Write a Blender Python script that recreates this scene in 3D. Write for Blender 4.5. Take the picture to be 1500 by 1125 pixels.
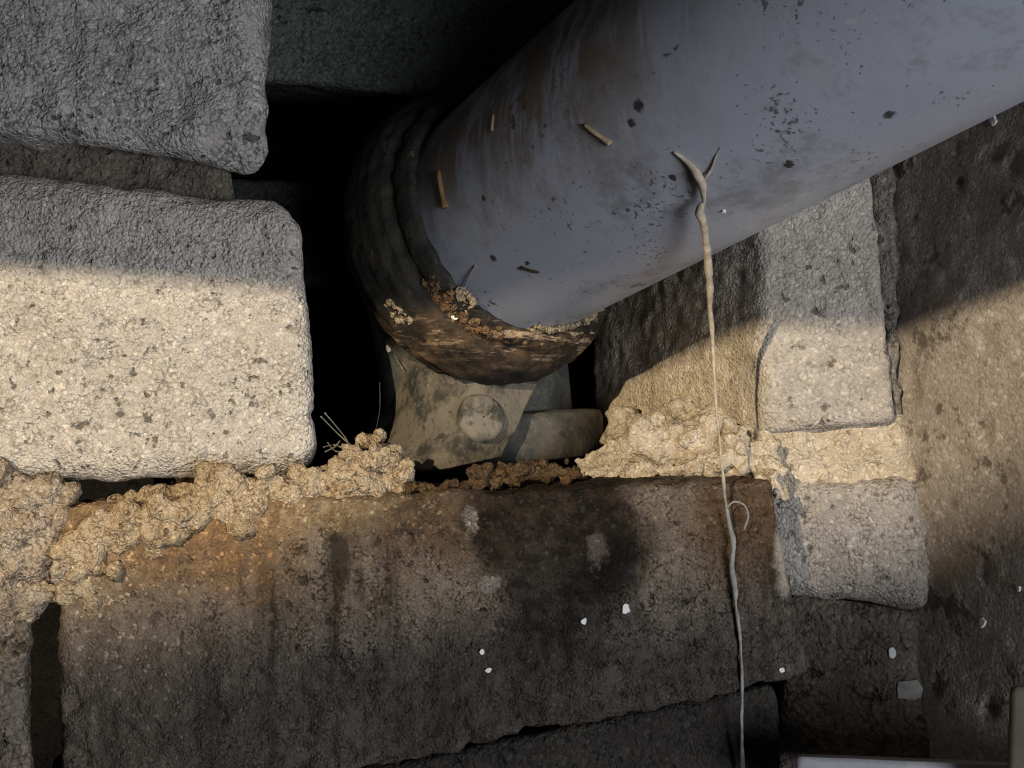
import bpy, bmesh, math, random
import numpy as np
from mathutils import Vector, Matrix

# ------------------------------------------------------------------ scene, camera, light
for o in list(bpy.data.objects):
    bpy.data.objects.remove(o, do_unlink=True)
sc = bpy.context.scene
COL = sc.collection
F_PX = 1400.0                        # focal length in pixels of a 1500 x 1125 frame

cam_d = bpy.data.cameras.new('camera')
cam_d.sensor_fit = 'HORIZONTAL'
cam_d.sensor_width = 36.0
cam_d.lens = 36.0 * F_PX / 1500.0
cam_d.clip_start = 0.005
cam_d.clip_end = 20
cam = bpy.data.objects.new('camera', cam_d)
COL.objects.link(cam)
cam.location = (0, 0, 0)
cam.rotation_euler = (math.radians(90), 0, 0)
sc.camera = cam

sc.view_settings.view_transform = 'Standard'
sc.view_settings.look = 'None'
sc.view_settings.exposure = 0.0
sc.view_settings.gamma = 1.0
sc.view_settings.use_curve_mapping = False

world = bpy.data.worlds.new('dim_room')
sc.world = world
world.use_nodes = True
world.node_tree.nodes['Background'].inputs[0].default_value = (0.60, 0.70, 0.80, 1)
world.node_tree.nodes['Background'].inputs[1].default_value = 0.008

# cool daylight from the room, low on the right behind the camera
ld = bpy.data.lights.new('daylight', 'AREA')
ld.shape = 'RECTANGLE'; ld.size = 0.24; ld.size_y = 0.22
ld.color = (0.93, 0.95, 1.0)
ld.energy = 2.8
lo = bpy.data.objects.new('daylight', ld)
COL.objects.link(lo)
lo.location = (0.33, -0.30, -0.08)
lo.rotation_euler = (Vector((0.02, 0.29, 0.02)) - Vector(lo.location)).to_track_quat('-Z', 'Y').to_euler()

LAMP_POS = Vector((-0.25, -0.30, 0.1915))     # added unseen lamp for the warm band, left of and above the camera
LAMP_WATTS = 18.5
LAMP_COLOR = (1.0, 0.80, 0.55)

# ------------------------------------------------------------------ helpers
rng = np.random.default_rng(7)
random.seed(7)

def at(px, py, Y):
    return np.array([(px - 750.0) / F_PX * Y, Y, (562.5 - py) / F_PX * Y])

def _hash(ix, iy, iz, seed):
    h = (ix.astype(np.uint32) * np.uint32(374761393) + iy.astype(np.uint32) * np.uint32(668265263)
         + iz.astype(np.uint32) * np.uint32(2147483647) + np.uint32((seed * 1274126177) & 0xffffffff))
    h = (h ^ (h >> np.uint32(13))) * np.uint32(1274126177)
    h = h ^ (h >> np.uint32(16))
    h = h * np.uint32(2246822519)
    h = h ^ (h >> np.uint32(15))
    return (h & np.uint32(0xffffff)).astype(np.float64) / float(0xffffff)

def vnoise(p, seed=0):
    """value noise in -1..1 at points p (n,3)"""
    f = np.floor(p); i = f.astype(np.int64) + 100000; t = p - f
    t = t * t * t * (t * (t * 6 - 15) + 10)
    r = 0
    for dx in (0, 1):
        wx = t[:, 0] if dx else 1 - t[:, 0]
        for dy in (0, 1):
            wy = t[:, 1] if dy else 1 - t[:, 1]
            for dz in (0, 1):
                wz = t[:, 2] if dz else 1 - t[:, 2]
                r = r + wx * wy * wz * _hash(i[:, 0] + dx, i[:, 1] + dy, i[:, 2] + dz, seed)
    return r * 2 - 1

ROT = np.array([[0.36, 0.48, -0.8], [-0.8, 0.6, 0.0], [0.48, 0.64, 0.6]])

def fbm(p, wavelength, octaves=3, seed=0, gain=0.5, billow=False):
    q = p @ ROT.T / wavelength
    a, s, tot = 1.0, 0, 0
    for k in range(octaves):
        n = vnoise(q, seed + 11 * k)
        if billow:
            n = 1 - 2 * np.abs(n)
        s = s + a * n; tot += a
        a *= gain; q = q @ ROT.T * 2.03
    return s / tot

def link(name, me, mats, parent=None, loc=None):
    o = bpy.data.objects.new(name, me)
    COL.objects.link(o)
    for m in (mats if isinstance(mats, (list, tuple)) else [mats]):
        me.materials.append(m)
    if parent is not None:
        o.parent = parent
    if loc is not None:
        w = Vector(loc)
        o.location = w - (parent.matrix_basis.translation if parent is not None else Vector())
        if parent is not None and parent.parent is not None:
            o.location -= parent.parent.matrix_basis.translation
    return o

def empty(name, loc):
    o = bpy.data.objects.new(name, None)
    COL.objects.link(o)
    o.empty_display_size = 0.02
    o.location = loc
    return o

def tag(o, label=None, cat=None, group=None, kind=None):
    if label: o['label'] = label
    if cat: o['category'] = cat
    if group: o['group'] = group
    if kind: o['kind'] = kind
    return o

def mesh_from(name, v, f, smooth=True):
    me = bpy.data.meshes.new(name)
    me.from_pydata([tuple(x) for x in v], [], [tuple(x) for x in f])
    me.update()
    if smooth:
        me.polygons.foreach_set('use_smooth', [True] * len(me.polygons))
    return me

def get_co(me):
    a = np.empty(len(me.vertices) * 3); me.vertices.foreach_get('co', a); return a.reshape(-1, 3)

def get_no(me):
    a = np.empty(len(me.vertices) * 3); me.vertex_normals.foreach_get('vector', a); return a.reshape(-1, 3)

def set_co(me, co):
    me.vertices.foreach_set('co', co.ravel()); me.update()

def hexa(name, F, B, mat, parent=None, spacing=0.0008, dsp=0.002, rad=0.004, wob=0.0012, rough=0.0004,
         pits=0.0, seed=0, billow=0.0, bwave=0.008, chip=0.0):
    """A worn block: F / B hold the front and back corners TL, TR, BR, BL."""
    F = [np.array(q, float) for q in F]; B = [np.array(q, float) for q in B]
    Lx = (np.linalg.norm(F[1] - F[0]) + np.linalg.norm(F[2] - F[3])) / 2
    Lz = (np.linalg.norm(F[0] - F[3]) + np.linalg.norm(F[1] - F[2])) / 2
    Ly = sum(np.linalg.norm(B[k] - F[k]) for k in range(4)) / 4
    nx = max(3, int(Lx / spacing)); nz = max(3, int(Lz / spacing)); ny = max(3, int(Ly / dsp))
    I, J, K = np.meshgrid(np.arange(nx + 1), np.arange(ny + 1), np.arange(nz + 1), indexing='ij')
    surf = (I == 0) | (I == nx) | (J == 0) | (J == ny) | (K == 0) | (K == nz)
    idx = -np.ones(I.shape, int); idx[surf] = np.arange(surf.sum())
    p = np.stack([I[surf] / nx * Lx, J[surf] / ny * Ly, K[surf] / nz * Lz], 1)
    L = np.array([Lx, Ly, Lz]); r = min(rad, 0.45 * L.min())
    c = np.clip(p, r, L - r); d = p - c
    n = np.linalg.norm(d, axis=1, keepdims=True); n[n == 0] = 1
    p = c + d / n * r
    u, w, v = (p / L).T[:, :, None]
    def quad(Q):
        return (Q[3] * (1 - u) + Q[2] * u) * (1 - v) + (Q[0] * (1 - u) + Q[1] * u) * v
    co = quad(F) * (1 - w) + quad(B) * w
    fs = []
    def grid(a, flip):
        q = np.stack([a[:-1, :-1], a[1:, :-1], a[1:, 1:], a[:-1, 1:]], -1).reshape(-1, 4)
        fs.append(q[:, ::-1] if flip else q)
    grid(idx[:, 0, :], False); grid(idx[:, ny, :], True)
    grid(idx[0, :, :], True); grid(idx[nx, :, :], False)
    grid(idx[:, :, 0], True); grid(idx[:, :, nz], False)
    fs = np.concatenate(fs)
    cen = (sum(F) + sum(B)) / 8
    me = bpy.data.meshes.new(name)
    me.vertices.add(len(co)); me.loops.add(len(fs) * 4); me.polygons.add(len(fs))
    me.vertices.foreach_set('co', co.ravel())
    me.loops.foreach_set('vertex_index', fs.ravel())
    me.polygons.foreach_set('loop_start', np.arange(len(fs)) * 4)
    me.polygons.foreach_set('use_smooth', np.ones(len(fs), bool))
    me.update(calc_edges=True)
    no = get_no(me)
    if np.mean(np.sum(no * (co - cen), 1)) < 0:
        me.flip_normals(); me.update(); no = get_no(me)
    sv = np.stack([fbm(co, 0.022, 3, seed + 101 + k) for k in range(3)], 1)
    co = co + sv * wob
    co = co + no * (fbm(co, 0.0030, 3, seed + 5, 0.6)[:, None] * rough)
    if billow:
        co = co + no * (fbm(co, bwave, 3, seed + 9, 0.55, True)[:, None] * billow)
    if pits:
        m = fbm(co, 0.0075, 2, seed + 21)
        co = co - no * (np.clip((m - 0.38) / 0.25, 0, 1)[:, None] * pits)
    if chip:      # worn edges: remove material along edges where the noise is high
        e = (np.sum(np.abs(d) > 1e-9, 1) >= 2)
        m = np.clip(fbm(co, 0.012, 3, seed + 31) + 0.1, 0, 1)
        co = co - no * ((e * m)[:, None] * chip)
    me.vertices.foreach_set('co', (co - cen).ravel()); me.update()
    return link(name, me, mat, parent, cen)

def blobs(name, spheres, mat, parent=None, voxel=0.0009, amp=0.0012, wave=0.005, fine=0.0004, seed=0, squash=None):
    """Union of many spheres (centre, radius) skinned by a voxel remesh, then roughened."""
    bm = bmesh.new()
    for c, r in spheres:
        M = Matrix.Translation(Vector(c))
        if squash: M = M @ Matrix.Diagonal((*squash, 1))
        bmesh.ops.create_icosphere(bm, subdivisions=2, radius=r, matrix=M)
    me = bpy.data.meshes.new(name + '_raw'); bm.to_mesh(me); bm.free()
    o = bpy.data.objects.new(name + '_raw', me); COL.objects.link(o)
    md = o.modifiers.new('r', 'REMESH'); md.mode = 'VOXEL'; md.voxel_size = voxel
    dg = bpy.context.evaluated_depsgraph_get(); dg.update()
    me2 = bpy.data.meshes.new_from_object(o.evaluated_get(dg))
    bpy.data.objects.remove(o); bpy.data.meshes.remove(me)
    me2.name = name
    co = get_co(me2); no = get_no(me2)
    co = co + np.stack([fbm(co, wave * 1.6, 4, seed + 50 + k, 0.62) for k in range(3)], 1) * amp * 1.7
    co = co + no * (fbm(co, wave * 0.6, 4, seed, 0.65)[:, None] * amp * 1.1) + no * (fbm(co, wave * 0.22, 2, seed + 3)[:, None] * fine)
    cen = co.mean(0)
    set_co(me2, co - cen)
    me2.polygons.foreach_set('use_smooth', [True] * len(me2.polygons))
    me2.materials.clear()
    return link(name, me2, mat, parent, cen)

def path_spheres(pts, n, jit=0.3, seed=0, k=3.0, sh=0.60):
    """pts: (px, py, Y, radius m); n spheres spread along the polyline with jitter"""
    g = np.random.default_rng(seed)
    P = np.array([at(a, b, c) for a, b, c, r in pts]); R = np.array([q[3] for q in pts])
    out = []
    n = int(n * k)
    for k in range(n):
        t = (k + g.uniform(-.4, .4)) / max(1, n - 1) * (len(pts) - 1)
        t = min(max(t, 0), len(pts) - 1.0001); i = int(t); u = t - i
        r = R[i] * (1 - u) + R[i + 1] * u
        c = P[i] * (1 - u) + P[i + 1] * u + g.normal(0, 1, 3) * r * jit * 1.6 * np.array([1, .45, 1])
        out.append((c, r * sh * g.uniform(0.45, 1.1)))
    return out

def frame_of(d):
    d = np.array(d, float); d /= np.linalg.norm(d)
    e1 = np.cross(d, [0, 0, 1.0])
    if np.linalg.norm(e1) < 1e-3: e1 = np.cross(d, [1.0, 0, 0])
    e1 /= np.linalg.norm(e1)
    return d, e1, np.cross(e1, d)

def lathe(name, prof, org, axis, mat, parent=None, seg=160, noise=0.0, nwave=0.006, seed=0, closed=False):
    """prof: list of (t, R) along the axis from org"""
    d, e1, e2 = frame_of(axis); org = np.array(org, float)
    v = []; f = []
    for t, R in prof:
        for k in range(seg):
            a = 2 * math.pi * k / seg
            v.append(org + d * t + R * (math.cos(a) * e1 + math.sin(a) * e2))
    m = len(prof)
    for i in range(m if closed else m - 1):
        j = (i + 1) % m
        for k in range(seg):
            l = (k + 1) % seg
            f.append((i * seg + k, i * seg + l, j * seg + l, j * seg + k))
    v = np.array(v); cen = org + d * np.mean([p[0] for p in prof])
    me = mesh_from(name, v - cen, f)
    bm = bmesh.new(); bm.from_mesh(me); bmesh.ops.recalc_face_normals(bm, faces=bm.faces); bm.to_mesh(me); bm.free()
    if noise:
        co = get_co(me); no = get_no(me)
        set_co(me, co + no * fbm(co + cen, nwave, 3, seed)[:, None] * noise)
    me.polygons.foreach_set('use_smooth', [True] * len(me.polygons))
    return link(name, me, mat, parent, cen)

def tube_data(pts, rad, seg=10, flat=1.0):
    """swept tube with end caps through world points, radius per point"""
    P = np.array(pts, float); n = len(P); v = []; f = []
    T = np.gradient(P, axis=0); T /= np.linalg.norm(T, axis=1, keepdims=True)
    up = np.array([0.31, -0.9, 0.29])
    for i in range(n):
        e1 = np.cross(T[i], up); e1 /= np.linalg.norm(e1); e2 = np.cross(e1, T[i])
        r = rad[i] if hasattr(rad, '__len__') else rad
        for k in range(seg):
            a = 2 * math.pi * k / seg
            v.append(P[i] + r * (math.cos(a) * e1 + flat * math.sin(a) * e2))
    for i in range(n - 1):
        for k in range(seg):
            l = (k + 1) % seg
            f.append((i * seg + k, i * seg + l, (i + 1) * seg + l, (i + 1) * seg + k))
    f.append(tuple(range(seg))[::-1]); f.append(tuple(range((n - 1) * seg, n * seg)))
    return v, f

def resample(pts, n):
    P = np.array(pts, float); m = len(P)
    out = []
    for t in np.linspace(0, m - 1.0001, n):
        i = int(t); u = t - i
        p0 = P[max(i - 1, 0)]; p1 = P[i]; p2 = P[i + 1]; p3 = P[min(i + 2, m - 1)]
        out.append(0.5 * ((2 * p1) + (-p0 + p2) * u + (2 * p0 - 5 * p1 + 4 * p2 - p3) * u * u + (-p0 + 3 * p1 - 3 * p2 + p3) * u ** 3))
    return np.array(out)

# ------------------------------------------------------------------ materials
class NT:
    def __init__(self, name, rough=0.9, spec=0.3):
        self.m = bpy.data.materials.new(name); self.m.use_nodes = True
        self.t = self.m.node_tree; self.b = self.t.nodes['Principled BSDF']
        self.b.inputs['Roughness'].default_value = rough
        self.b.inputs['Specular IOR Level'].default_value = spec
        self.tc = self.t.nodes.new('ShaderNodeTexCoord').outputs['Object']
    def L(self, a, b): self.t.links.new(a, b)
    def _in(self, s, v):
        if isinstance(v, bpy.types.NodeSocket): self.L(v, s)
        elif isinstance(v, (tuple, list)) and len(v) == 3 and s.type == 'RGBA': s.default_value = (*v, 1)
        else: s.default_value = v
    def noise(self, scale, detail=3, rough=0.55, vec=None, dist=0.0):
        n = self.t.nodes.new('ShaderNodeTexNoise')
        self.L(vec or self.tc, n.inputs['Vector'])
        n.inputs['Scale'].default_value = scale; n.inputs['Detail'].default_value = detail
        n.inputs['Roughness'].default_value = rough; n.inputs['Distortion'].default_value = dist
        return n.outputs['Fac']
    def voro(self, scale, vec=None, feature='F1', rnd=1.0):
        n = self.t.nodes.new('ShaderNodeTexVoronoi'); n.feature = feature
        self.L(vec or self.tc, n.inputs['Vector']); n.inputs['Scale'].default_value = scale
        n.inputs['Randomness'].default_value = rnd
        return n.outputs['Distance']
    def rng(self, v, a, b, lo=0.0, hi=1.0, smooth=True):
        n = self.t.nodes.new('ShaderNodeMapRange')
        if smooth: n.interpolation_type = 'SMOOTHSTEP'
        self.L(v, n.inputs['Value'])
        n.inputs['From Min'].default_value = a; n.inputs['From Max'].default_value = b
        n.inputs['To Min'].default_value = lo; n.inputs['To Max'].default_value = hi
        return n.outputs['Result']
    def math(self, op, a, b=0.0):
        n = self.t.nodes.new('ShaderNodeMath'); n.operation = op
        self._in(n.inputs[0], a); self._in(n.inputs[1], b)
        return n.outputs[0]
    def mix(self, fac, a, b, mode='MIX'):
        n = self.t.nodes.new('ShaderNodeMix'); n.data_type = 'RGBA'; n.blend_type = mode
        self._in(n.inputs[0], fac); self._in(n.inputs[6], a); self._in(n.inputs[7], b)
        return n.outputs[2]
    def mapping(self, scale=(1, 1, 1), loc=(0, 0, 0), rot=(0, 0, 0), vec=None):
        n = self.t.nodes.new('ShaderNodeMapping')
        self.L(vec or self.tc, n.inputs['Vector'])
        n.inputs['Scale'].default_value = scale; n.inputs['Location'].default_value = loc
        n.inputs['Rotation'].default_value = rot
        return n.outputs['Vector']
    def blot(self, cen, radii, edge=0.5, wav=60, wobble=0.8, power=1.0):
        """soft irregular stain mask: 1 inside, 0 outside; cen / radii in object space"""
        s = [1.0 / q for q in radii]
        v = self.mapping(scale=s, loc=[-c * q for c, q in zip(cen, s)])
        n = self.t.nodes.new('ShaderNodeVectorMath'); n.operation = 'LENGTH'
        self.L(v, n.inputs[0])
        d = self.math('ADD', n.outputs['Value'], self.math('MULTIPLY', self.math('SUBTRACT', self.noise(wav, 5, 0.65), 0.5), wobble * 2))
        return self.rng(d, 1 + edge, 1 - edge, 0.0, power)
    def bump(self, h, strength=0.6, dist=0.001, normal=None):
        n = self.t.nodes.new('ShaderNodeBump')
        n.inputs['Strength'].default_value = strength; n.inputs['Distance'].default_value = dist
        self.L(h, n.inputs['Height'])
        if normal: self.L(normal, n.inputs['Normal'])
        return n.outputs['Normal']
    def done(self, color, normal=None, rough=None):
        self._in(self.b.inputs['Base Color'], color)
        if normal: self.L(normal, self.b.inputs['Normal'])
        if rough is not None: self._in(self.b.inputs['Roughness'], rough)
        return self.m

def cement(name, base, alt, dark, grain=420, pit=150, pit_t=0.30, stains_and_shades=(), bump=1.0, bdist=0.0009, patch=35, darkness=0.75, streaks=0.0):
    """granular cement: packed sand grains with gaps between them coloured dark for dirt and relief shade, mottled, with irregular pits"""
    n = NT(name, 0.95, 0.15)
    # slightly warped coordinates so that the grains are not round
    nz = n.t.nodes.new('ShaderNodeTexNoise'); n.L(n.tc, nz.inputs['Vector'])
    nz.inputs['Scale'].default_value = grain * 1.7; nz.inputs['Detail'].default_value = 2
    sub = n.t.nodes.new('ShaderNodeVectorMath'); sub.operation = 'MULTIPLY_ADD'
    n.L(nz.outputs['Color'], sub.inputs[0]); sub.inputs[1].default_value = (0.75 / grain,) * 3
    n.L(n.tc, sub.inputs[2])
    wv = sub.outputs[0]
    vo = n.t.nodes.new('ShaderNodeTexVoronoi'); n.L(wv, vo.inputs['Vector']); vo.inputs['Scale'].default_value = grain * 2.3
    dist = vo.outputs['Distance']
    sep = n.t.nodes.new('ShaderNodeSeparateColor'); n.L(vo.outputs['Color'], sep.inputs[0])
    big = n.noise(patch, 6, 0.65)
    mid = n.noise(grain * 0.5, 5, 0.65)
    c = n.mix(n.rng(big, 0.33, 0.66), base, alt)
    c = n.mix(n.rng(sep.outputs[0], 0.0, 1.0, 0.0, 0.40, False), c, [q * 0.60 for q in base])
    c = n.mix(n.rng(sep.outputs[1], 0.82, 1.0, 0.0, 0.5), c, [min(1, q * 1.45) for q in alt])
    c = n.mix(n.rng(mid, 0.50, 0.32, 0, 0.45), c, [0.5 * (a + b) for a, b in zip(base, dark)])
    gap = n.math('MULTIPLY', n.rng(dist, 0.42, 0.78), n.rng(n.noise(grain * 0.4, 4, 0.65), 0.40, 0.60, 0.15, 1.0))  # dirt and the weak relief shade are both painted into the gaps
    c = n.mix(n.math('MULTIPLY', gap, darkness), c, dark)
    pn = n.noise(pit * 1.6, 4, 0.6)
    pm = n.rng(pn, 0.40 - (0.30 - pit_t) * 0.3, 0.30 - (0.30 - pit_t) * 0.3)
    c = n.mix(n.math('MULTIPLY', pm, 0.85), c, dark)
    if streaks:
        sk_ = n.noise(1.0, 5, 0.65, n.mapping(scale=(75, 40, 11)))
        c = n.mix(n.rng(sk_, 0.50, 0.36, 0, streaks), c, [q * 0.8 for q in dark])
        sk_ = n.noise(1.0, 5, 0.65, n.mapping(scale=(90, 40, 16), loc=(7, 3, 1)))
        c = n.mix(n.rng(sk_, 0.56, 0.74, 0, streaks * 0.6), c, [min(1, q * 1.15) for q in alt])
    for st in stains_and_shades:
        k = n.blot(st['c'], st['r'], st.get('edge', 0.5), st.get('wav', 60), st.get('wob', 0.8), st.get('p', 1.0))
        sc2 = n.mix(n.rng(n.noise(st.get('gs', 260), 4, 0.65), 0.38, 0.62), st['col'], st.get('col2', st['col']))
        sc2 = n.mix(n.math('MULTIPLY', gap, 0.6), sc2, [q * 0.3 for q in st['col']])
        sc2 = n.mix(n.rng(sep.outputs[2], 0.90, 1.0, 0, 0.55), sc2, [min(1, q * 3.0 + 0.03) for q in st['col']])
        c = n.mix(k, c, sc2)
    h = n.math('SUBTRACT', n.math('MULTIPLY', mid, 1.3), n.math('MULTIPLY', dist, 0.8))
    h = n.math('ADD', h, n.math('MULTIPLY', n.noise(grain * 4.0, 3, 0.6), 0.4))
    h = n.math('SUBTRACT', h, n.math('MULTIPLY', pm, 1.1))
    return n.done(c, n.bump(h, bump, bdist), 0.95)

# ------------------------------------------------------------------ setting: the brick wall
def mkm(fn, *a, **k): return fn(*a, **k)

M_back = cement('shaded_cavity_cement', (0.018, 0.018, 0.018), (0.025, 0.025, 0.024), (0.008, 0.008, 0.008))  # near-black base: the cavity's shade is put into the colour
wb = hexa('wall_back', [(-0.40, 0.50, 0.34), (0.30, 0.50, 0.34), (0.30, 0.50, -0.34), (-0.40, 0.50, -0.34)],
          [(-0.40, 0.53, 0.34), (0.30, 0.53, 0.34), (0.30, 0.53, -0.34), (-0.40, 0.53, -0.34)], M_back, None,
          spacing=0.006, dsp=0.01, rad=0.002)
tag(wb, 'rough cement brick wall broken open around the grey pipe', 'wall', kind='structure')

# pale cement bricks left of the hole
BL_C = (0.56, 0.525, 0.475); BL_A = (0.66, 0.625, 0.57); BL_D = (0.13, 0.11, 0.09)

def px_block(f4, b4, *a, **k):
    return hexa(a[0], [at(*q) for q in f4], [np.array(q) if k.get('rawb') else at(*q) for q in b4], *a[1:], **{q: k[q] for q in k if q != 'rawb'})

m = cement('pale_cement_left', BL_C, BL_A, BL_D, 430, 170, 0.26, darkness=0.6)
b = px_block([(-90, 243, .268), (446, 300, .274), (480, 694, .274), (-90, 712, .268)],
             [(-90, 270, .340), (375, 330, .340), (385, 680, .340), (-90, 690, .340)],
             'brick', m, wb, spacing=0.0007, rad=0.009, wob=0.0020, rough=0.00055, pits=0.0007, seed=3)
tag(b, 'large pale cement brick at left of the pipe hole')

m = cement('grey_cement_upper', (0.42, 0.395, 0.375), (0.54, 0.51, 0.485), (0.09, 0.085, 0.08), 380, 150, 0.28)
b = px_block([(-90, -120, .272), (404, -120, .276), (400, 262, .278), (-90, 182, .270)],
             [(-90, -90, .345), (350, -90, .345), (330, 250, .345), (-90, 200, .345)],
             'brick', m, wb, spacing=0.0007, rad=0.009, wob=0.0042, rough=0.0007, pits=0.0008, seed=17)
tag(b, 'grey cement brick in the upper left course')

# recessed bricks in and above the hole, their shade put into dark base colours
m_deep = cement('shaded_deep_cement', (0.03, 0.032, 0.03), (0.045, 0.047, 0.043), (0.012, 0.012, 0.012), 300, 120, 0.27)
m = cement('shaded_cement_behind', (0.085, 0.095, 0.09), (0.115, 0.125, 0.115), (0.03, 0.03, 0.03), 300, 120, 0.27)
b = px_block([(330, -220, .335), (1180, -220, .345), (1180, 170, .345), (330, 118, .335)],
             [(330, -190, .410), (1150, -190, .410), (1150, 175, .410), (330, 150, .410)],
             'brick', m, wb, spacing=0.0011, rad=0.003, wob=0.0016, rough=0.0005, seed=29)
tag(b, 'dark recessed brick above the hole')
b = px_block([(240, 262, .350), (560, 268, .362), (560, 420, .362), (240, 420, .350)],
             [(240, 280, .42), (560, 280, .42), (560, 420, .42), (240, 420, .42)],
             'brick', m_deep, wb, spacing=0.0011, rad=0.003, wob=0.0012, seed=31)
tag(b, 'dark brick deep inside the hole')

# right brick: front face right of the corner, broken inner face running back into the hole
RB_F = [(1095, 110, .284), (1262, 100, .281), (1314, 616, .279), (1128, 636, .284)]
RB_B = [(852, 170, .375), (1200, 170, .375), (1220, 640, .375), (868, 650, .368)]
RB_C = sum([at(*q) for q in RB_F] + [at(*q) for q in RB_B]) / 8
m = cement('pale_cement_right', (0.42, 0.385, 0.34), (0.53, 0.49, 0.43), (0.12, 0.10, 0.08), 430, 130, 0.24, bdist=0.0006, darkness=0.5,
           stains_and_shades=[dict(c=tuple(at(985, 560, .335) - RB_C), r=(.030, .055, .040), col=(0.66, 0.56, 0.41), col2=(0.52, 0.43, 0.31), edge=0.45, wav=45, wob=0.6, p=0.85)])  # mortar smear, also lightened to make up for lamplight on the inner face
b = px_block(RB_F, RB_B,
             'brick', m, wb, spacing=0.0009, dsp=0.0012, rad=0.0025, wob=0.0016, rough=0.0006, pits=0.0006, seed=41)
tag(b, 'pale cement brick right of the hole under the pipe')
m2 = cement('pale_cement_lower_right', (0.38, 0.35, 0.32), (0.48, 0.445, 0.40), (0.10, 0.09, 0.08), 430, 130, 0.25, bdist=0.0006)
b = px_block([(1090, 706, .288), (1356, 690, .276), (1388, 905, .274), (1110, 872, .288)],
             [(1050, 700, .35), (1300, 690, .35), (1320, 850, .35), (1050, 850, .35)],
             'brick', m2, wb, spacing=0.0009, rad=0.007, wob=0.0018, rough=0.0006, pits=0.0006, seed=43)
tag(b, 'pale worn brick low on the right')
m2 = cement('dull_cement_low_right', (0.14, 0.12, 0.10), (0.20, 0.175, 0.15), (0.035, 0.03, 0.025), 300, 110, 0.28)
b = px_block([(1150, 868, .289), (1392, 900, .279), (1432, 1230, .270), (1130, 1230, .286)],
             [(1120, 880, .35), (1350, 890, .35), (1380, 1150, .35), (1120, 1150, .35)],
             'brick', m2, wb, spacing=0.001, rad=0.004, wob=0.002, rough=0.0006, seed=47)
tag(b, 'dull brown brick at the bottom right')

# long stained brick below the hole
cenY = .258
def wst(px, py, rx, ry, col, col2=None, **k):
    """stain or painted shade given by its place on the stained brick's face, in that brick's object space"""
    w = at(px, py, cenY) - STC
    d = dict(c=tuple(w), r=(rx / F_PX * cenY, 0.05, ry / F_PX * cenY), col=col, **k)
    if col2: d['col2'] = col2
    return d
Fb = [(92, 742, .262), (1132, 700, .257), (1188, 992, .256), (84, 1235, .261)]
Bb = [(110, 735, .302), (1060, 690, .302), (1100, 960, .302), (110, 1090, .302)]
STC = sum([at(*q) for q in Fb] + [at(*q) for q in Bb]) / 8
stains_and_shades = [
    wst(330, 745, 270, 34, (0.36, 0.28, 0.18), (0.22, 0.15, 0.085), edge=0.7, wav=70, p=0.9),
    wst(120, 850, 60, 60, (0.38, 0.31, 0.22), (0.25, 0.18, 0.11), edge=0.7, wav=70, p=0.9),
    wst(240, 800, 170, 75, (0.28, 0.17, 0.08), (0.16, 0.10, 0.055), edge=0.6, wav=70, p=0.8),
    wst(180, 980, 110, 130, (0.30, 0.25, 0.20), (0.20, 0.16, 0.125), edge=0.7, p=0.7),
    wst(640, 755, 110, 75, (0.085, 0.055, 0.033), (0.035, 0.024, 0.017), edge=0.6, p=0.8),
    wst(815, 790, 125, 165, (0.008, 0.007, 0.006), (0.030, 0.021, 0.016), edge=0.3, wav=50, wob=0.85, p=0.98),
    wst(790, 900, 60, 120, (0.02, 0.018, 0.016), (0.045, 0.04, 0.034), edge=0.6, wav=60, p=0.85),
    wst(900, 830, 45, 55, (0.008, 0.008, 0.008), edge=0.5, p=0.9),
    wst(1090, 770, 70, 90, (0.075, 0.045, 0.025), (0.12, 0.075, 0.045), edge=0.6, wav=70, p=0.85),
    wst(1000, 1020, 420, 110, (0.025, 0.022, 0.02), (0.05, 0.045, 0.04), edge=0.7, wav=40, p=0.8),  # broad dark band: shade along the brick's foot put into the colour
    wst(450, 1080, 380, 110, (0.04, 0.034, 0.03), (0.07, 0.06, 0.05), edge=0.7, wav=40, p=0.7),  # same painted dimming of the foot, left half
    wst(715, 855, 18, 12, (0.28, 0.27, 0.25), edge=0.3, wav=350, wob=1.5, p=0.55),
    wst(690, 765, 10, 20, (0.26, 0.25, 0.24), edge=0.3, wav=350, wob=1.5, p=0.5),
    wst(875, 805, 14, 24, (0.16, 0.14, 0.125), edge=0.4, wav=350, wob=1.5, p=0.45),
    wst(1148, 800, 14, 60, (0.46, 0.40, 0.33), edge=0.4, wav=110, wob=0.8, p=0.8),
]
m = cement('stained_cement', (0.150, 0.122, 0.096), (0.235, 0.20, 0.165), (0.025, 0.020, 0.015), 520, 110, 0.27, stains_and_shades=stains_and_shades, patch=40, streaks=0.85, darkness=0.9, bdist=0.0006)  # wet-stained, and darkened further so the bottom of the view stays dim
b = px_block(Fb, Bb, 'brick', m, wb, spacing=0.0008, rad=0.003, wob=0.0018, rough=0.0011, pits=0.0013, seed=53, chip=0.0012)
tag(b, 'long brown stained brick with a dark wet patch below the hole')

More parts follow.
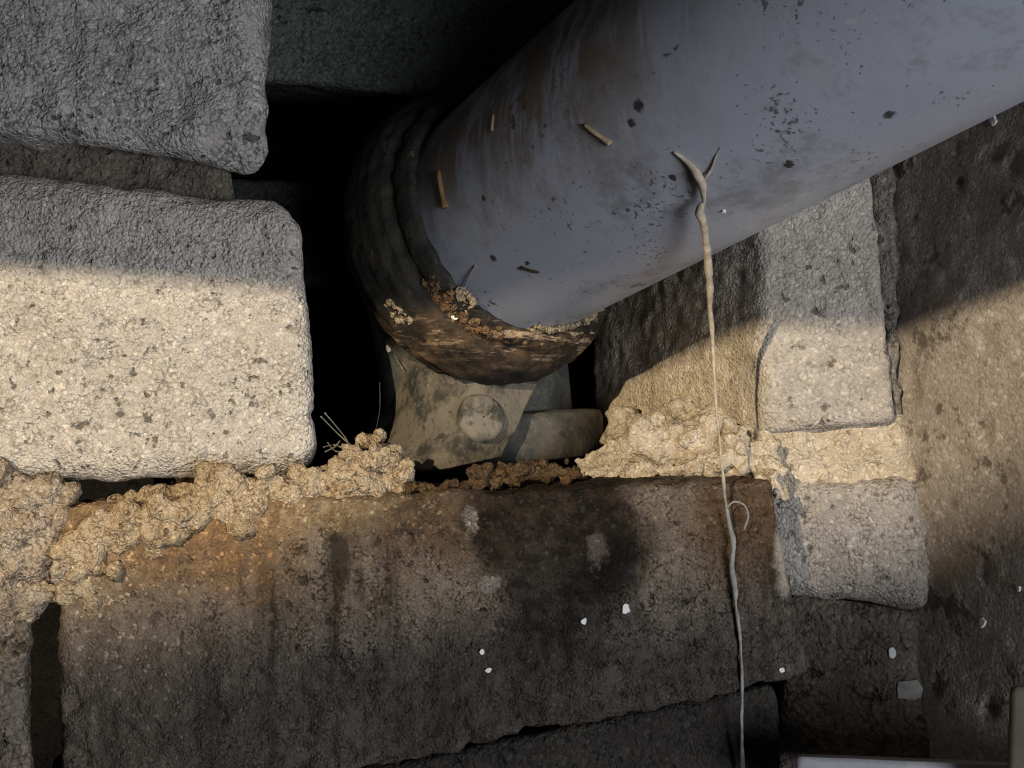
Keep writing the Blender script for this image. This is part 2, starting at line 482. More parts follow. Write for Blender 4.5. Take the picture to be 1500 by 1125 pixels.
m = cement('darkened_low_cement', (0.035, 0.031, 0.028), (0.055, 0.05, 0.045), (0.012, 0.012, 0.011), 300, 110, 0.27)  # base darkened so the lowest course sinks into shade by colour
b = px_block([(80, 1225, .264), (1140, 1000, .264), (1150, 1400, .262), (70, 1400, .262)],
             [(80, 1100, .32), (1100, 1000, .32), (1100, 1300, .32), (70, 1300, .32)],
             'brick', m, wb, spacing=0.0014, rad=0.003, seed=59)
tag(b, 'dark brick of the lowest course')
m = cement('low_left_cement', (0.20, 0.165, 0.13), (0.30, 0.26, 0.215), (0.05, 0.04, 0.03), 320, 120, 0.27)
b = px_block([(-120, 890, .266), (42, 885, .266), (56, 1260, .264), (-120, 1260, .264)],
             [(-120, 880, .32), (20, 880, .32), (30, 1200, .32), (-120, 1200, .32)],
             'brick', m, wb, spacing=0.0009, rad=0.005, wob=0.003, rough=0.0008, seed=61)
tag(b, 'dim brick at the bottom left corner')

# mortar
M_mor = cement('sandy_mortar', (0.44, 0.335, 0.205), (0.58, 0.49, 0.36), (0.13, 0.08, 0.04), 480, 170, 0.25, patch=60)
M_morp = cement('pale_mortar', (0.54, 0.465, 0.355), (0.66, 0.585, 0.47), (0.24, 0.18, 0.11), 460, 150, 0.18, patch=50, bdist=0.0006)
M_mord = cement('dull_mortar', (0.14, 0.125, 0.10), (0.19, 0.17, 0.14), (0.05, 0.045, 0.035), 320, 140, 0.25)

# bed joint between the two upper left bricks
b = px_block([(-90, 186, .284), (330, 225, .288), (350, 300, .288), (-90, 270, .284)],
             [(-90, 190, .34), (320, 230, .34), (325, 300, .34), (-90, 270, .34)],
             'mortar', M_mord, wb, spacing=0.0011, rad=0.003, wob=0.002, billow=0.001, seed=67)
tag(b, 'dull recessed mortar joint at upper left')
# wedge of mortar along the top of the stained brick, left
sp = path_spheres([(95, 815, .262, .0050), (210, 770, .262, .0062), (330, 735, .264, .0062), (440, 722, .266, .0056), (560, 702, .268, .0052)], 70, .34, 1)
sp += path_spheres([(170, 760, .280, .0060), (300, 722, .285, .0060), (430, 712, .285, .0058)], 40, .3, 2)
sp += path_spheres([(100, 850, .2625, .0040), (150, 890, .2625, .0030)], 14, .4, 3)
sp += path_spheres([(500, 690, .271, .0052), (540, 676, .272, .0052), (575, 690, .272, .0046), (590, 712, .268, .0044)], 30, .35, 4)
b = blobs('mortar', sp, M_mor, wb, voxel=0.0008, amp=0.0008, wave=0.004, fine=0.0005, seed=71)
tag(b, 'sandy mortar crust along the top left of the stained brick')
# mortar in the corner far left
sp = path_spheres([(-60, 745, .266, .0075), (20, 740, .268, .0070), (85, 745, .270, .0058), (118, 772, .268, .0045)], 44, .35, 5)
sp += path_spheres([(-60, 810, .266, .0085), (15, 800, .267, .0080), (75, 805, .267, .0058)], 40, .35, 6)
sp += path_spheres([(-60, 870, .266, .0075), (0, 872, .267, .0068), (62, 860, .268, .0042)], 34, .35, 7)
b = blobs('mortar', sp, cement('grey_mortar', (0.36, 0.285, 0.205), (0.54, 0.475, 0.395), (0.07, 0.05, 0.035), 460, 140, 0.26, patch=70), wb, voxel=0.0008, amp=0.0012, wave=0.005, fine=0.0005, seed=73)
tag(b, 'crumbly grey mortar at the far left joint')
# pale mortar right of the elbow
sp = path_spheres([(868, 690, .300, .0040), (930, 676, .298, .0068), (1010, 664, .294, .0082), (1090, 668, .288, .0072)], 90, .36, 8)
sp += path_spheres([(900, 640, .335, .0062), (980, 630, .322, .0072), (1070, 622, .302, .0072)], 50, .30, 9)
sp += path_spheres([(862, 694, .288, .0022), (960, 690, .282, .0034), (1060, 684, .280, .0040), (1120, 690, .280, .0042)], 36, .3, 10)
b = blobs('mortar', sp, M_morp, wb, voxel=0.0008, amp=0.0009, wave=0.005, fine=0.0004, seed=79)
tag(b, 'pale lumpy mortar right of the pipe fitting')
# bed joint between the right bricks
b = px_block([(1105, 622, .289), (1318, 604, .283), (1362, 705, .280), (1120, 722, .288)],
             [(1090, 620, .33), (1300, 606, .33), (1320, 690, .33), (1100, 700, .33)],
             'mortar', M_morp, wb, spacing=0.0008, rad=0.003, wob=0.0025, billow=0.0016, bwave=0.007, seed=83)
tag(b, 'lumpy mortar joint between the right bricks')
sp = path_spheres([(1075, 650, .281, .0036), (1110, 665, .279, .0042), (1125, 690, .277, .0035), (1140, 725, .268, .0026)], 24, .35, 11)
b = blobs('mortar', sp, M_morp, wb, voxel=0.0007, amp=0.0012, wave=0.004, seed=87)
tag(b, 'whitish mortar lump at the corner of the stained brick')
# upright joint between right brick and concrete
b = px_block([(1258, 90, .290), (1306, 90, .285), (1322, 615, .284), (1306, 615, .284)],
             [(1240, 90, .32), (1290, 90, .32), (1300, 600, .32), (1280, 600, .32)],
             'mortar', cement('joint_mortar', (0.22, 0.205, 0.18), (0.30, 0.28, 0.24), (0.05, 0.045, 0.04), 320, 120, 0.30), wb, spacing=0.0009, rad=0.002, wob=0.002, billow=0.001, pits=0.002, seed=89)
tag(b, 'narrow upright mortar joint by the concrete wall')
# dark crumbs of wet mortar below the elbow
sp = path_spheres([(600, 716, .264, .0022), (700, 712, .266, .0026), (720, 700, .272, .0030), (780, 694, .276, .0036), (840, 696, .276, .0028)], 34, .4, 12)
b = blobs('mortar', sp, cement('wet_mortar', (0.07, 0.045, 0.025), (0.16, 0.10, 0.05), (0.02, 0.015, 0.01), 420, 200, 0.25, patch=90), wb, voxel=0.0006, amp=0.0009, wave=0.003, seed=91)
tag(b, 'wet brown mortar crumbs below the pipe fitting')
sp = path_spheres([(505, 690, .266, .0030), (520, 676, .266, .0036), (545, 672, .266, .0034), (560, 690, .266, .0032)], 18, .45, 13)
b = blobs('mortar', sp, M_mor, wb, voxel=0.0006, amp=0.0010, wave=0.0035, seed=93)
tag(b, 'yellowish mortar chunk beside the pipe fitting')

# concrete wall on the right, coming forward
M_con = cement('pitted_concrete', (0.36, 0.325, 0.29), (0.44, 0.405, 0.365), (0.10, 0.085, 0.07), 420, 62, 0.42, patch=30, darkness=0.4, bump=0.7, bdist=0.0004)
wr = hexa('wall_right', [at(1300, -420, .292), at(1760, -420, .205), at(1760, 1500, .205), at(1300, 1500, .292)],
          [at(1330, -420, .36), at(1760, -420, .36), at(1760, 1400, .36), at(1330, 1400, .36)], M_con, None,
          spacing=0.0013, dsp=0.003, rad=0.002, wob=0.0010, rough=0.0003, pits=0.0011, seed=97)
tag(wr, 'pitted brown concrete wall on the right', 'wall', kind='structure')

# ------------------------------------------------------------------ the drain pipe
AX = np.array([-.584, .768, -.264]); AX /= np.linalg.norm(AX)
P0 = np.array([.1295, .1363, .1106]); PR = 0.038
def ax(t): return P0 + AX * t
_, E1, E2 = frame_of(AX)

def pipe_hit(px, py, lift=0.0):
    """point of the pipe's surface seen at a pixel, and its outward normal"""
    d = at(px, py, 1.0); d /= np.linalg.norm(d)
    dp = d - AX * (d @ AX); o = -P0 + AX * (P0 @ AX)
    a = dp @ dp; bq = 2 * dp @ o; c = o @ o - PR * PR
    disc = max(bq * bq - 4 * a * c, 0)
    s = (-bq - math.sqrt(disc)) / (2 * a)
    q = d * s
    n = q - P0; n -= AX * (n @ AX); n /= np.linalg.norm(n)
    return q + n * lift, n

root = empty('drain_pipe', ax(.22))
tag(root, 'grey plastic drain pipe with a rusty collar and elbow entering the wall', 'pipe')

def pvc():
    n = NT('grey_pvc', 0.42, 0.45)
    base = n.mix(n.rng(n.noise(18, 4), 0.3, 0.7), (0.315, 0.335, 0.39), (0.38, 0.40, 0.455))
    # grime and specks
    c = n.mix(n.rng(n.noise(38, 7, 0.75), 0.50, 0.68, 0, 0.6), base, (0.15, 0.145, 0.14))
    v = n.math('ADD', n.math('MULTIPLY', n.noise(330, 4, 0.65), 0.75), n.math('MULTIPLY', n.noise(45, 3), 0.5))
    c = n.mix(n.rng(v, 0.490, 0.44, 0, 0.85), c, (0.05, 0.046, 0.042))
    v = n.math('ADD', n.math('MULTIPLY', n.noise(800, 3, 0.6), 0.8), n.math('MULTIPLY', n.noise(60, 3), 0.5))
    c = n.mix(n.rng(v, 0.515, 0.45, 0, 0.75), c, (0.06, 0.055, 0.05))
    v = n.math('ADD', n.voro(210, n.mapping(loc=(3.3, 1.7, 5.1))), n.math('MULTIPLY', n.noise(50, 3), 1.0))
    c = n.mix(n.rng(v, 0.50, 0.44, 0, 0.7), c, (0.45, 0.45, 0.46))
    return n, c
n_, c_ = pvc()
PC = ax(.09)      # object origin of the pipe mesh (lathe centres it on the profile's mean)
def pblot(px, py, r, **k):
    q, _ = pipe_hit(px, py)
    return n_.blot(tuple(q - PMEAN), r, **k)
prof_pipe = [(-.05, .0345), (-.05, .0372), (-.0492, .038)] + [(t, .038) for t in np.linspace(-.04, .23, 28)] + [(.2345, .0375), (.235, .0345)]
PMEAN = ax(np.mean([p[0] for p in prof_pipe]))
streak = n_.noise(55, 4, 0.7, n_.mapping(scale=(2.2, 2.2, 0.35)))
for (px, py, rr, pw) in ((705, 150, .026, 1), (640, 215, .020, 1), (780, 75, .028, 1), (860, 25, .028, 1)):
    k = n_.math('MULTIPLY', pblot(px, py, (rr, rr, rr), edge=0.7, wav=70, wobble=0.7, power=pw * 0.62), n_.rng(streak, 0.42, 0.56))
    c_ = n_.mix(k, c_, (0.15, 0.095, 0.045))
for (px, py, rr) in ((935, 155, .0014), (925, 180, .0010), (1155, 241, .0012), (1302, 168, .0011), (985, 260, .0009), (722, 378, .0011), (772, 386, .0008), (603, 280, .0016), (708, 290, .0008)):
    c_ = n_.mix(pblot(px, py, (rr, rr, rr), edge=0.3, wav=1100, wobble=1.1, power=0.9), c_, (0.022, 0.018, 0.012))
for (px, py, rr) in ((1195, 108, .0022), (1180, 92, .0016), (885, 45, .002)):
    c_ = n_.mix(pblot(px, py, (rr, rr, rr * 1.6), edge=0.7, wav=300, wobble=0.5, power=0.45), c_, (0.40, 0.40, 0.42))
hb = n_.math('ADD', n_.noise(260, 4), n_.math('MULTIPLY', n_.noise(900, 2), 0.3))
M_pvc = n_.done(c_, n_.bump(hb, 0.25, 0.0003), n_.rng(n_.noise(60, 4), 0.3, 0.7, 0.33, 0.48))
lathe('pipe', prof_pipe, P0, AX, M_pvc, root, seg=200, closed=True)

# elbow body: bends from the pipe's axis straight down
def dusty(name, base, dust, amt=(0.42, 0.62), rough=0.7, sc_=55, bump=0.4):
    n = NT(name, rough, 0.3)
    c = n.mix(n.rng(n.noise(sc_, 6, 0.65), *amt), base, dust)
    c = n.mix(n.rng(n.noise(sc_ * 9, 3), 0.55, 0.75, 0, 0.5), c, [q * 1.5 for q in dust])
    c = n.mix(n.rng(n.noise(sc_ * 5, 4), 0.42, 0.30, 0, 0.6), c, [q * 0.4 for q in base])
    return n.done(c, n.bump(n.noise(sc_ * 8, 4), bump, 0.0005))
M_elb = dusty('dusty_grey_fitting', (0.055, 0.062, 0.060), (0.13, 0.12, 0.098))
a0 = ax(.236); a1 = ax(.270); a3 = np.array([-.0105, .360, -.075])
a2 = np.array([-.0105, .360, .040])
pts = [((1 - t) ** 3) * a0 + 3 * (1 - t) ** 2 * t * a1 + 3 * (1 - t) * t * t * a2 + t ** 3 * a3 for t in np.linspace(0, 1, 40)]
v, f = tube_data(pts, [0.036 - 0.0012 * math.sin(math.pi * i / 39) for i in range(40)], 96)
v = np.array(v); cen = v.mean(0)
elbow = link('elbow', mesh_from('elbow', v - cen, f), M_elb, root, cen)
tag(elbow, 'dusty grey elbow')

# socket collar: dark rubber-like ring, rusty at the bottom
def collar_mat():
    n = NT('grimy_collar', 0.75, 0.3)
    c = n.mix(n.rng(n.noise(120, 5, 0.7), 0.35, 0.65), (0.010, 0.0095, 0.008), (0.028, 0.025, 0.019))
    st = n.noise(300, 4, 0.7, n.mapping(scale=(1, 1, 0.25)))
    c = n.mix(n.rng(st, 0.58, 0.74, 0, 0.6), c, (0.12, 0.11, 0.085))
    w = at(700, 500, .31); loc = CMEAN
    k = n.blot(tuple(w - loc), (.032, .030, .010), edge=0.5, wav=90, wobble=0.8, power=0.85)
    rust = n.mix(n.rng(n.noise(200, 4, 0.7), 0.35, 0.65), (0.060, 0.032, 0.016), (0.19, 0.12, 0.065))
    c = n.mix(n.math('MULTIPLY', k, n.rng(n.noise(110, 5, 0.7), 0.36, 0.58)), c, rust)
    # flaking crust in bands that follow the folds of the collar
    rot = Vector(AX).rotation_difference(Vector((0, 0, 1))).to_euler()
    band = n.noise(1.0, 5, 0.65, n.mapping(scale=(75, 75, 520), rot=rot))
    k2 = n.blot(tuple(at(735, 492, .31) - loc), (.034, .030, .0075), edge=0.6, wav=140, wobble=0.8, power=1.0)
    cr_ = n.mix(n.rng(n.noise(600, 3), 0.4, 0.6), (0.30, 0.20, 0.12), (0.52, 0.39, 0.25))
    c = n.mix(n.math('MULTIPLY', k2, n.rng(band, 0.53, 0.58)), c, cr_)
    return n.done(c, n.bump(n.noise(350, 5, 0.7), 0.7, 0.0009))
prof = [(.2225, .0383), (.2160, .0388), (.2145, .0400), (.2150, .0416), (.2175, .0432), (.2200, .0436), (.2212, .0432), (.2222, .0438),
        (.2245, .0462), (.2285, .0484), (.2335, .0495), (.2390, .0497), (.2425, .0488), (.2440, .0470), (.2445, .0450), (.2465, .0456), (.2500, .0455), (.2520, .0440), (.2530, .0405), (.2600, .0370)]
pp = []
for i in range(len(prof) - 1):
    for k in range(3):
        u = k / 3; tt = prof[i][0] * (1 - u) + prof[i + 1][0] * u
        pp.append((tt, prof[i][1] * (1 - u) + prof[i + 1][1] * u + (0.00035 * math.sin(2 * math.pi * tt / .0042) if .2235 < tt < .243 else 0)))
pp.append(prof[-1])
CMEAN = ax(np.mean([p[0] for p in pp]))
col = lathe('socket_collar', pp, P0, AX, collar_mat(), elbow, seg=240, noise=0.0009, nwave=0.005, seed=5)
tag(col, 'grimy black collar, rusty along the bottom')

# lower collar of the elbow
zc = np.array([-.0095, .360, 0.0])
prof = [(.0095, .0350), (.0100, .0405), (.0106, .0424), (.0125, .0432), (.0220, .0434), (.0255, .0432), (.0264, .0420), (.0268, .035)]
lathe('lower_collar', prof, zc, (0.02, 0.0, -1), M_elb, elbow, seg=160, noise=0.00015, seed=8)

# flared skirt on the left of the fitting, with its round boss
def sheet(name, outline_rows, mat, parent, thick=0.0012, nu=60, nv=50, noise=0.0006, seed=0):
    """rows of (px,py,Y) control points, top to bottom, turned into a smooth thick shell"""
    rows = [resample([at(*q) for q in r], nu) for r in outline_rows]
    R = np.array(rows); G = np.stack([resample(R[:, i], nv) for i in range(nu)], 1)
    v = G.reshape(-1, 3)
    f = [(j * nu + i, j * nu + i + 1, (j + 1) * nu + i + 1, (j + 1) * nu + i) for j in range(nv - 1) for i in range(nu - 1)]
    me = mesh_from(name, v, f)
    no = get_no(me)
    if no[:, 1].mean() > 0:
        no = -no; f = [q[::-1] for q in f]
    front = v + no * fbm(v, 0.006, 3, seed)[:, None] * noise
    back = v - no * thick
    N = len(v)
    rim = [j * nu for j in range(nv)] + [(nv - 1) * nu + i for i in range(1, nu)] + [j * nu + nu - 1 for j in range(nv - 2, -1, -1)] + [i for i in range(nu - 2, 0, -1)]
    f2 = list(f) + [tuple(k + N for k in q[::-1]) for q in f]
    for i in range(len(rim)):
        a, b2 = rim[i], rim[(i + 1) % len(rim)]
        f2.append((a, b2, b2 + N, a + N))
    vv = np.concatenate([front, back]); cen = vv.mean(0)
    me = mesh_from(name, vv - cen, f2)
    bm = bmesh.new(); bm.from_mesh(me); bmesh.ops.recalc_face_normals(bm, faces=bm.faces); bm.to_mesh(me); bm.free()
    me.polygons.foreach_set('use_smooth', [True] * len(me.polygons))
    return link(name, me, mat, parent, cen)
M_skirt = dusty('dust_caked_skirt', (0.040, 0.040, 0.034), (0.165, 0.147, 0.115), (0.38, 0.56), 0.85, 75, 1.0)
sk = sheet('skirt', [
    [(560, 505, .345), (600, 528, .322), (690, 548, .306), (786, 562, .318)],
    [(566, 560, .345), (610, 575, .318), (690, 588, .304), (772, 592, .314)],
    [(560, 615, .342), (608, 628, .312), (680, 634, .300), (755, 630, .311)],
    [(545, 648, .336), (595, 664, .306), (668, 668, .297), (740, 655, .309)],
    [(536, 672, .332), (590, 684, .302), (660, 683, .294), (737, 668, .308)]], M_skirt, elbow, seed=12)
tag(sk, 'dust-caked flared skirt of the elbow')
from mathutils.bvhtree import BVHTree
bpy.context.view_layer.update()
_t = BVHTree.FromPolygons([sk.matrix_world @ q.co for q in sk.data.vertices], [q.vertices for q in sk.data.polygons])
_h = _t.ray_cast(Vector((0, 0, 0)), Vector(at(706, 612, 1.0)).normalized())
_n = _h[1] if _h[1].y > 0 else -_h[1]
M_boss = dusty('dusty_boss', (0.05, 0.05, 0.042), (0.20, 0.18, 0.145), (0.38, 0.55), 0.85, 90, 0.7)
bs = lathe('boss', [(-.0015, .0003), (-.0015, .0056), (-.0012, .0068), (-.0006, .0076), (.0004, .0080), (.0015, .0080)], np.array(_h[0]), np.array(_n), M_boss, elbow, seg=48, noise=0.0003, nwave=0.004, seed=3)
tag(bs, 'round moulded boss')

# crusts of lime and rust on the collar
def crust(name, a_from, a_to, t, R, r, n, mat, seed):
    g = np.random.default_rng(seed); s = []
    for k in range(n):
        a = math.radians(a_from + (a_to - a_from) * (k + g.uniform(-.5, .5)) / n)
        tt = t + g.normal(0, r * 1.3); q = ax(tt) + (R + g.normal(0, r * .2)) * (math.cos(a) * E1 + math.sin(a) * E2)
        s.append((q, r * g.uniform(.5, 1.15)))
    o = blobs(name, s, mat, elbow, voxel=0.00022, amp=0.0006, wave=0.0016, fine=0.0003, seed=seed)
    return o
M_lime = cement('lime_crust', (0.52, 0.42, 0.26), (0.66, 0.56, 0.40), (0.20, 0.12, 0.05), 700, 400, 0.2, patch=150)
M_rust = cement('rust_crust', (0.20, 0.11, 0.055), (0.38, 0.25, 0.14), (0.05, 0.03, 0.015), 600, 350, 0.26, patch=150)
def ang(px, py):
    """angle round the pipe's axis of the rim point seen near a pixel"""
    best = None
    for k in range(720):
        a = math.radians(k * .5); q = ax(.218) + .041 * (math.cos(a) * E1 + math.sin(a) * E2)
        u, w = 750 + F_PX * q[0] / q[1], 562.5 - F_PX * q[2] / q[1]
        e = (u - px) ** 2 + (w - py) ** 2
        if best is None or e < best[0]: best = (e, k * .5)
    return best[1]
tag(crust('lime_crust', ang(770, 500), ang(880, 460), .2145, .0387, .0010, 120, M_lime, 21), 'pale lime crust on the collar rim')
tag(crust('lime_crust', ang(640, 455), ang(668, 478), .2170, .0413, .0013, 30, M_lime, 22), 'small lime crust at lower left of the collar')
tag(crust('rust_crust', ang(610, 420), ang(720, 490), .2215, .0427, .0015, 170, M_rust, 23), 'rusty crust along the collar')
tag(crust('rust_crust', ang(700, 485), ang(860, 480), .2195, .0418, .0011, 120, M_rust, 24), 'thin rust line under the lime')
tag(crust('lime_crust', ang(590, 430), ang(610, 470), .2330, .0487, .0010, 30, M_lime, 25), 'lime flecks on the collar edge')

# ------------------------------------------------------------------ cobwebs and hanging strand
def plain(name, col, rough=0.9, var=0.35, scale=300):
    n = NT(name, rough, 0.2)
    c = n.mix(n.rng(n.noise(scale, 4, 0.65), 0.35, 0.65), [q * (1 - var) for q in col], col)
    return n.done(c, n.bump(n.noise(scale * 2, 3), 0.5, 0.0004))
def web_mat():
    n = NT('dusty_web', 0.9, 0.2)
    sp_ = n.t.nodes.new('ShaderNodeSeparateXYZ'); n.L(n.tc, sp_.inputs[0])
    g = n.noise(300, 4, 0.65)
    tan = n.mix(n.rng(g, 0.35, 0.65), (0.34, 0.29, 0.22), (0.52, 0.45, 0.345))
    grey = n.mix(n.rng(g, 0.35, 0.65), (0.19, 0.19, 0.19), (0.33, 0.33, 0.325))      # the lower end is bare grey silk
    return n.done(n.mix(n.rng(sp_.outputs['Z'], -0.005, -0.03), tan, grey), n.bump(n.noise(600, 3), 0.5, 0.0004))
M_web = web_mat()
q0, n0 = pipe_hit(988, 222, 0.0002)
q1, n1 = pipe_hit(1012, 240, 0.0006)
q2, _ = pipe_hit(1029, 262, 0.0014)
q3, _ = pipe_hit(1033, 286, 0.0020)
strand = [(q0, .0002), (q1, .0007), (q2, .0011), (q3, .0005)]
for (px, py, Y, r) in ((1027, 302, .2185, .0010), (1025, 312, .2195, .0013), (1030, 330, .222, .0012), (1036, 368, .229, .0010), (1040, 430, .240, .0010), (1043, 500, .2485, .0007),
                       (1048, 580, .2500, .0005), (1054, 650, .2505, .0005), (1060, 700, .2515, .0005), (1064, 745, .2540, .0005),
                       (1070, 775, .2550, .0007), (1075, 800, .2555, .0009), (1072, 830, .2556, .0008), (1077, 866, .2557, .0009),
                       (1079, 890, .2558, .0005), (1083, 935, .2558, .0005), (1086, 1010, .2562, .0005), (1087, 1090, .2572, .0006), (1087, 1150, .2600, .0007)):
    strand.append((at(px, py, Y), r))
sp = resample([s[0] for s in strand], 220); sr = resample([[s[1], 0, 0] for s in strand], 220)[:, 0]
v, f = tube_data(sp, np.maximum(sr * 0.85, .0002), 12)
w2 = [pipe_hit(1056, 216, .0001)[0], pipe_hit(1048, 230, .0002)[0], pipe_hit(1040, 248, .0005)[0], q2]
vb, fb = tube_data(resample(w2, 24), np.linspace(.00012, .0003, 24), 8)
v = np.array(list(v) + list(vb)); f = list(f) + [tuple(k + 220 * 12 for k in q) for q in fb]
cen = v.mean(0); me = mesh_from('web_strand', v - cen, f)
co = get_co(me); no = get_no(me); set_co(me, co + no * fbm(co, .003, 3, 5)[:, None] * .00035 + np.stack([fbm(co, .010, 2, 9), 0 * co[:, 0], 0 * co[:, 0]], 1) * .0004)
o = link('web_strand', me, M_web, None, cen)
tag(o, 'dusty beige cobweb strand hanging from the pipe down to the stained brick', 'cobweb')
vb, fb = tube_data(resample([at(1064, 745, .2535), at(1075, 735, .2535), at(1090, 740, .2535), at(1096, 756, .2540), at(1090, 775, .2545)], 30), .00025, 8)
vb = np.array(vb); c2 = vb.mean(0)
link('web_loop', mesh_from('web_loop', vb - c2, fb), plain('grey_web', (0.34, 0.34, 0.33)), o, c2)

def threads(name, lists, r, label, mat):
    V = []; Fq = []
    for pts in lists:
        v, f = tube_data(resample([p if not isinstance(p, tuple) else at(*p) for p in pts], 24), r, 6)
        k = len(V); V += list(v); Fq += [tuple(i + k for i in q) for q in f]
    V = np.array(V); cen = V.mean(0)
    o = link(name, mesh_from(name, V - cen, Fq), mat, None, cen)
    return tag(o, label, 'cobweb')
M_thr = plain('pale_thread', (0.30, 0.29, 0.26))
threads('cobweb', [[(474, 655, .276), (492, 652, .279), (506, 660, .276)], [(480, 648, .276), (490, 660, .278), (500, 662, .275)], [(476, 662, .275), (490, 655, .277), (498, 646, .279)], [(470, 610, .276), (500, 640, .285), (530, 665, .276)], [(476, 605, .276), (505, 640, .286), (520, 668, .276)]],
        .00022, 'wispy pale cobweb in the gap beside the left brick', M_thr)
pw = [pipe_hit(697, 388, .0002)[0], pipe_hit(690, 402, .0008)[0], pipe_hit(680, 425, .0010)[0], pipe_hit(677, 445, .0012)[0], ax(.2135) + .0405 * (math.cos(math.radians(ang(668, 478))) * E1 + math.sin(math.radians(ang(668, 478))) * E2)]
threads('cobweb', [pw], .00025, 'thin curved white thread low on the grey pipe', M_thr)
threads('cobweb', [[(517, 370, .345), (527, 410, .340), (545, 450, .336), (566, 500, .334), (590, 540, .322)], [(513, 300, .348), (515, 340, .346), (521, 380, .344)], [(556, 560, .338), (556, 600, .337), (548, 640, .336)]], .0002, 'fine cobweb threads along the left side of the black collar', M_thr)

# ------------------------------------------------------------------ straw bits on the pipe
def straw(p, q, r, col, label, flat=0.6):
    A, na = pipe_hit(*p, r * 0.5); B, nb = pipe_hit(*q, r * 0.5)
    P = [A + (B - A) * t + (na + nb) * 0.5 * math.sin(math.pi * t) * r * 0.3 for t in np.linspace(0, 1, 14)]
    R = [r * (0.55 + 0.6 * t + 0.15 * math.sin(7 * t)) for t in np.linspace(0, 1, 14)]
    v, f = tube_data(P, R, 10, flat); v = np.array(v); c = v.mean(0)
    o = link('straw_fragment', mesh_from('straw_fragment', v - c, f), plain('straw_%d' % p[0], col, 0.85), None, c)
    tag(o, label, 'debris', 'plant debris stuck to the pipe')
straw((857, 182), (896, 210), .00075, (0.42, 0.32, 0.20), 'tan straw fragment on the grey pipe near its middle')
straw((645, 250), (655, 304), .0010, (0.20, 0.12, 0.05), 'brown straw streak on the dark side of the pipe near the collar')
straw((724, 168), (722, 192), .00045, (0.26, 0.20, 0.13), 'thin pale straw on the brown stained side of the pipe')
straw((790, 398), (764, 391), .0006, (0.05, 0.035, 0.02), 'small dark seed husk low on the pipe')

# ------------------------------------------------------------------ white paint flakes
def flake(pos, nrm, w, h, label, seed, col=None):
    d, e1, e2 = frame_of(nrm); g = np.random.default_rng(seed); v = []; n = 9
    rr = g.uniform(.65, 1.1, n)
    for s in (0.5, -0.5):
        for k in range(n):
            a = 2 * math.pi * k / n
            v.append(e1 * w * .5 * rr[k] * math.cos(a) + e2 * h * .5 * rr[k] * math.sin(a) + d * s * 0.0006 + d * g.normal(0, .00008))
    f = [tuple(range(n)), tuple(range(n, 2 * n))[::-1]] + [(k, n + k, n + (k + 1) % n, (k + 1) % n) for k in range(n)]
    o = link('paint_flake', mesh_from('paint_flake', v, f, False), col or M_flk, None, np.array(pos) + np.array(nrm) * 0.0003)
    tag(o, label, 'paint flake', 'white paint flakes')
M_flk = plain('white_paint', (0.82, 0.83, 0.82), 0.7, 0.1)
fr = np.array([0, -1.0, 0]); cr = np.array([-.9, -.43, 0])
def px_mm(n, Y): return n / F_PX * Y
from mathutils.bvhtree import BVHTree
bpy.context.view_layer.update()
BV = []
def surf(px, py):
    """first surface met along a pixel's line of sight among wall pieces and fitting"""
    if not BV:
        bpy.context.view_layer.update()
        for o in bpy.data.objects:
            if o.type == 'MESH' and o.name.split('.')[0] in ('brick', 'mortar', 'wall_right', 'pipe', 'skirt', 'socket_collar', 'lower_collar', 'elbow'):
                M = o.matrix_world
                me = o.data
                BV.append(BVHTree.FromPolygons([M @ v.co for v in me.vertices], [p.vertices for p in me.polygons]))
    d = Vector(at(px, py, 1.0)).normalized(); best = None
    for t in BV:
        h = t.ray_cast(Vector((0, 0, 0)), d)
        if h[0] is not None and (best is None or h[3] < best[2]): best = (h[0], h[1], h[3])
    n = best[1]
    if n.dot(d) > 0: n = -n
    return np.array(best[0]), np.array(n)
for i, (px, py, w, h, lab) in enumerate((
        (570, 511, 9, 12, 'tiny white paint flake on the left edge of the black collar'),
        (667, 464, 13, 8, 'white speck at the foot of the thin thread on the pipe'),
        (1456, 176, 13, 17, 'white paint flake on the dark concrete just below the pipe'),
        (855, 909, 10, 12, 'white flake in the middle of the dark stained brick'),
        (916, 892, 14, 18, 'bluish white flake right of the wet patch on the stained brick'),
        (706, 954, 8, 9, 'small white flake low on the stained brick left of centre'),
        (715, 982, 11, 8, 'lowest white flake on the stained brick'),
        (1441, 912, 12, 16, 'white paint flake on the dark lower part of the concrete wall'),
        (1306, 956, 12, 18, 'white paint flake on the dull brick at bottom right'),
        (1494, 862, 7, 9, 'white flake at the right edge of the concrete wall'),
        (1145, 982, 9, 8, 'white flake at the lower right corner of the stained brick'),
        (1103, 318, 6, 6, 'tiny white speck near the lower edge of the pipe by the strand'),
        (1060, 308, 6, 6, 'tiny white speck on the pipe beside the hanging strand'))):
    p, nn = surf(px, py)
    if i == 11: continue
    Y = p[1]
    flake(p, nn, px_mm(w, Y), px_mm(h, Y), lab, 40 + i)
p, nn = surf(1332, 1012)
flake(p, nn, px_mm(40, p[1]), px_mm(36, p[1]), 'large greyish plaster chip on the dull brick above the white ledge', 70, plain('grey_plaster', (0.42, 0.42, 0.41), 0.9))

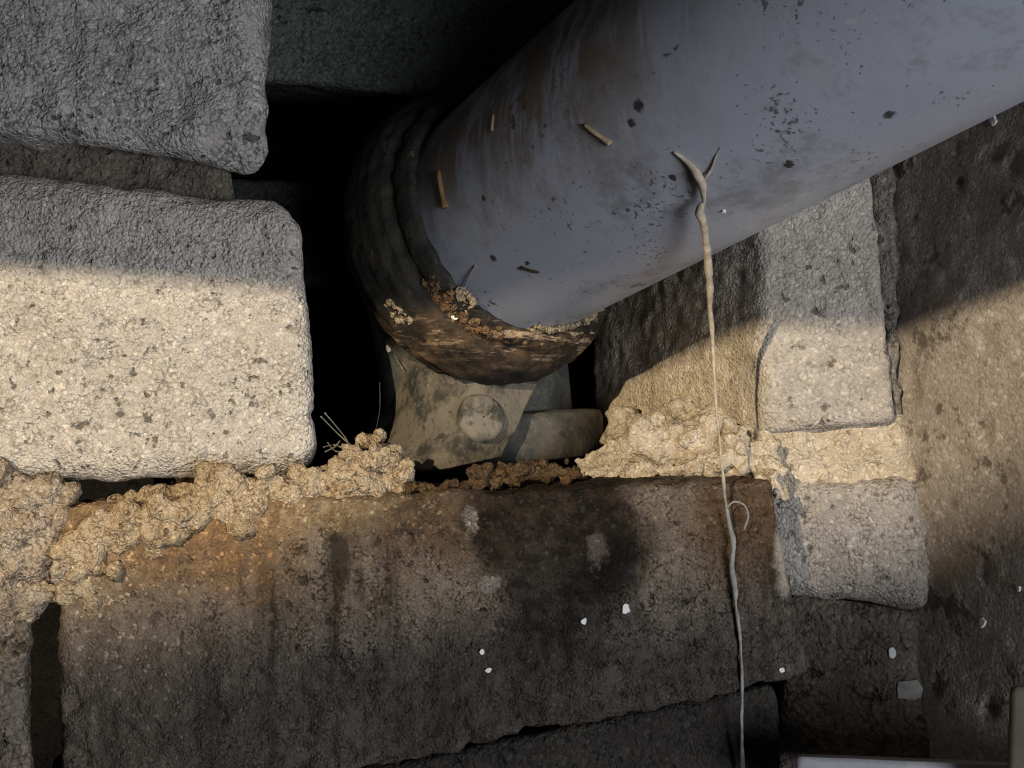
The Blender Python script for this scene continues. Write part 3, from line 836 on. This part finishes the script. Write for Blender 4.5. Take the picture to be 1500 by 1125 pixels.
# ------------------------------------------------------------------ ledge and board at the bottom right
M_ledge = plain('white_plastic', (0.30, 0.31, 0.33), 0.5, 0.2, 120)
o = hexa('trim_1', [at(1166, 1107, .236), at(1640, 1127, .228), at(1640, 1190, .228), at(1166, 1180, .236)],
         [at(1166, 1104, .262), at(1640, 1120, .262), at(1640, 1175, .262), at(1166, 1170, .262)], M_ledge, None, spacing=0.0015, dsp=0.002, rad=0.0008, wob=0.0002, rough=0.00005)
tag(o, 'white plastic ledge along the bottom right', 'ledge', kind='structure')
M_bd = plain('dull_board', (0.16, 0.14, 0.11), 0.8, 0.25, 90)
o = hexa('upright_board', [at(1479, 1006, .215), at(1640, 1000, .205), at(1640, 1240, .205), at(1474, 1240, .215)],
         [at(1479, 1006, .221), at(1640, 1000, .211), at(1640, 1240, .211), at(1474, 1240, .221)], M_bd, None, spacing=0.0015, dsp=0.001, rad=0.0006, wob=0.0003, rough=0.0001)
tag(o, 'dull brown board standing at the bottom right corner', 'board')

# ------------------------------------------------------------------ added, unseen lamp shaping the warm light (behind and left of the camera)
def lamp():
    r = empty('added_lamp', LAMP_POS)
    tag(r, 'added unseen hooded lamp casting the warm band on the wall from the left', 'lamp')
    aim = Vector((0.0, .27, -.01)) - LAMP_POS; d = np.array(aim.normalized())
    mt = plain('black_lamp_metal', (0.02, 0.02, 0.02), 0.6)
    lathe('housing', [(-.060, .002), (-.060, .022), (-.055, .026), (-.012, .030), (-.010, .028), (-.012, .020), (-.020, .002)], LAMP_POS, d, mt, r, seg=48)
    S = np.array(LAMP_POS)
    def plane_z(X, Y): return .098 - .05 * X - .27 * Y
    # added upper visor: its front edge cuts the beam along a straight line
    e = [(-.300, -.03), (-.010, -.03)]
    fr_ = [np.array([x, y, plane_z(x, y)]) for x, y in e]
    bk = [np.array([-.285, -.312, S[2] + .031]), np.array([-.220, -.312, S[2] + .031])]
    up = np.array([0, 0, .002])
    v = [fr_[0], fr_[1], bk[1], bk[0], fr_[0] + up, fr_[1] + up, bk[1] + up, bk[0] + up]
    f = [(0, 1, 2, 3), (7, 6, 5, 4), (0, 4, 5, 1), (1, 5, 6, 2), (2, 6, 7, 3), (3, 7, 4, 0)]
    c = np.mean(v, 0); link('visor', mesh_from('visor', np.array(v) - c, f, False), mt, r, c)
    # added lower lip close to the bulb: soft lower edge of the beam
    dy = .085
    def z1(x): return S[2] - .0391 + .1256 * (x + .234)      # the lip is tilted a little
    v = [np.array([x, S[1] + y, z]) for (x, y, z) in ((-.300, dy, z1(-.300)), (-.140, dy, z1(-.140)), (-.140, dy + .002, z1(-.140) - .05), (-.300, dy + .002, z1(-.300) - .05))]
    bk2 = [q + np.array([0, .002, -.0012]) for q in v]
    v = v + bk2
    f = [(0, 1, 2, 3), (7, 6, 5, 4), (0, 4, 5, 1), (1, 5, 6, 2), (2, 6, 7, 3), (3, 7, 4, 0)]
    c = np.mean(v, 0); link('lower_lip', mesh_from('lower_lip', np.array(v) - c, f, False), mt, r, c)
    sd = bpy.data.lights.new('bulb', 'SPOT'); sd.energy = LAMP_WATTS; sd.color = LAMP_COLOR
    sd.spot_size = math.radians(80); sd.spot_blend = 0.4; sd.shadow_soft_size = 0.0032
    so = bpy.data.objects.new('bulb', sd); COL.objects.link(so); so.parent = r
    so.rotation_euler = aim.to_track_quat('-Z', 'Y').to_euler()
lamp()
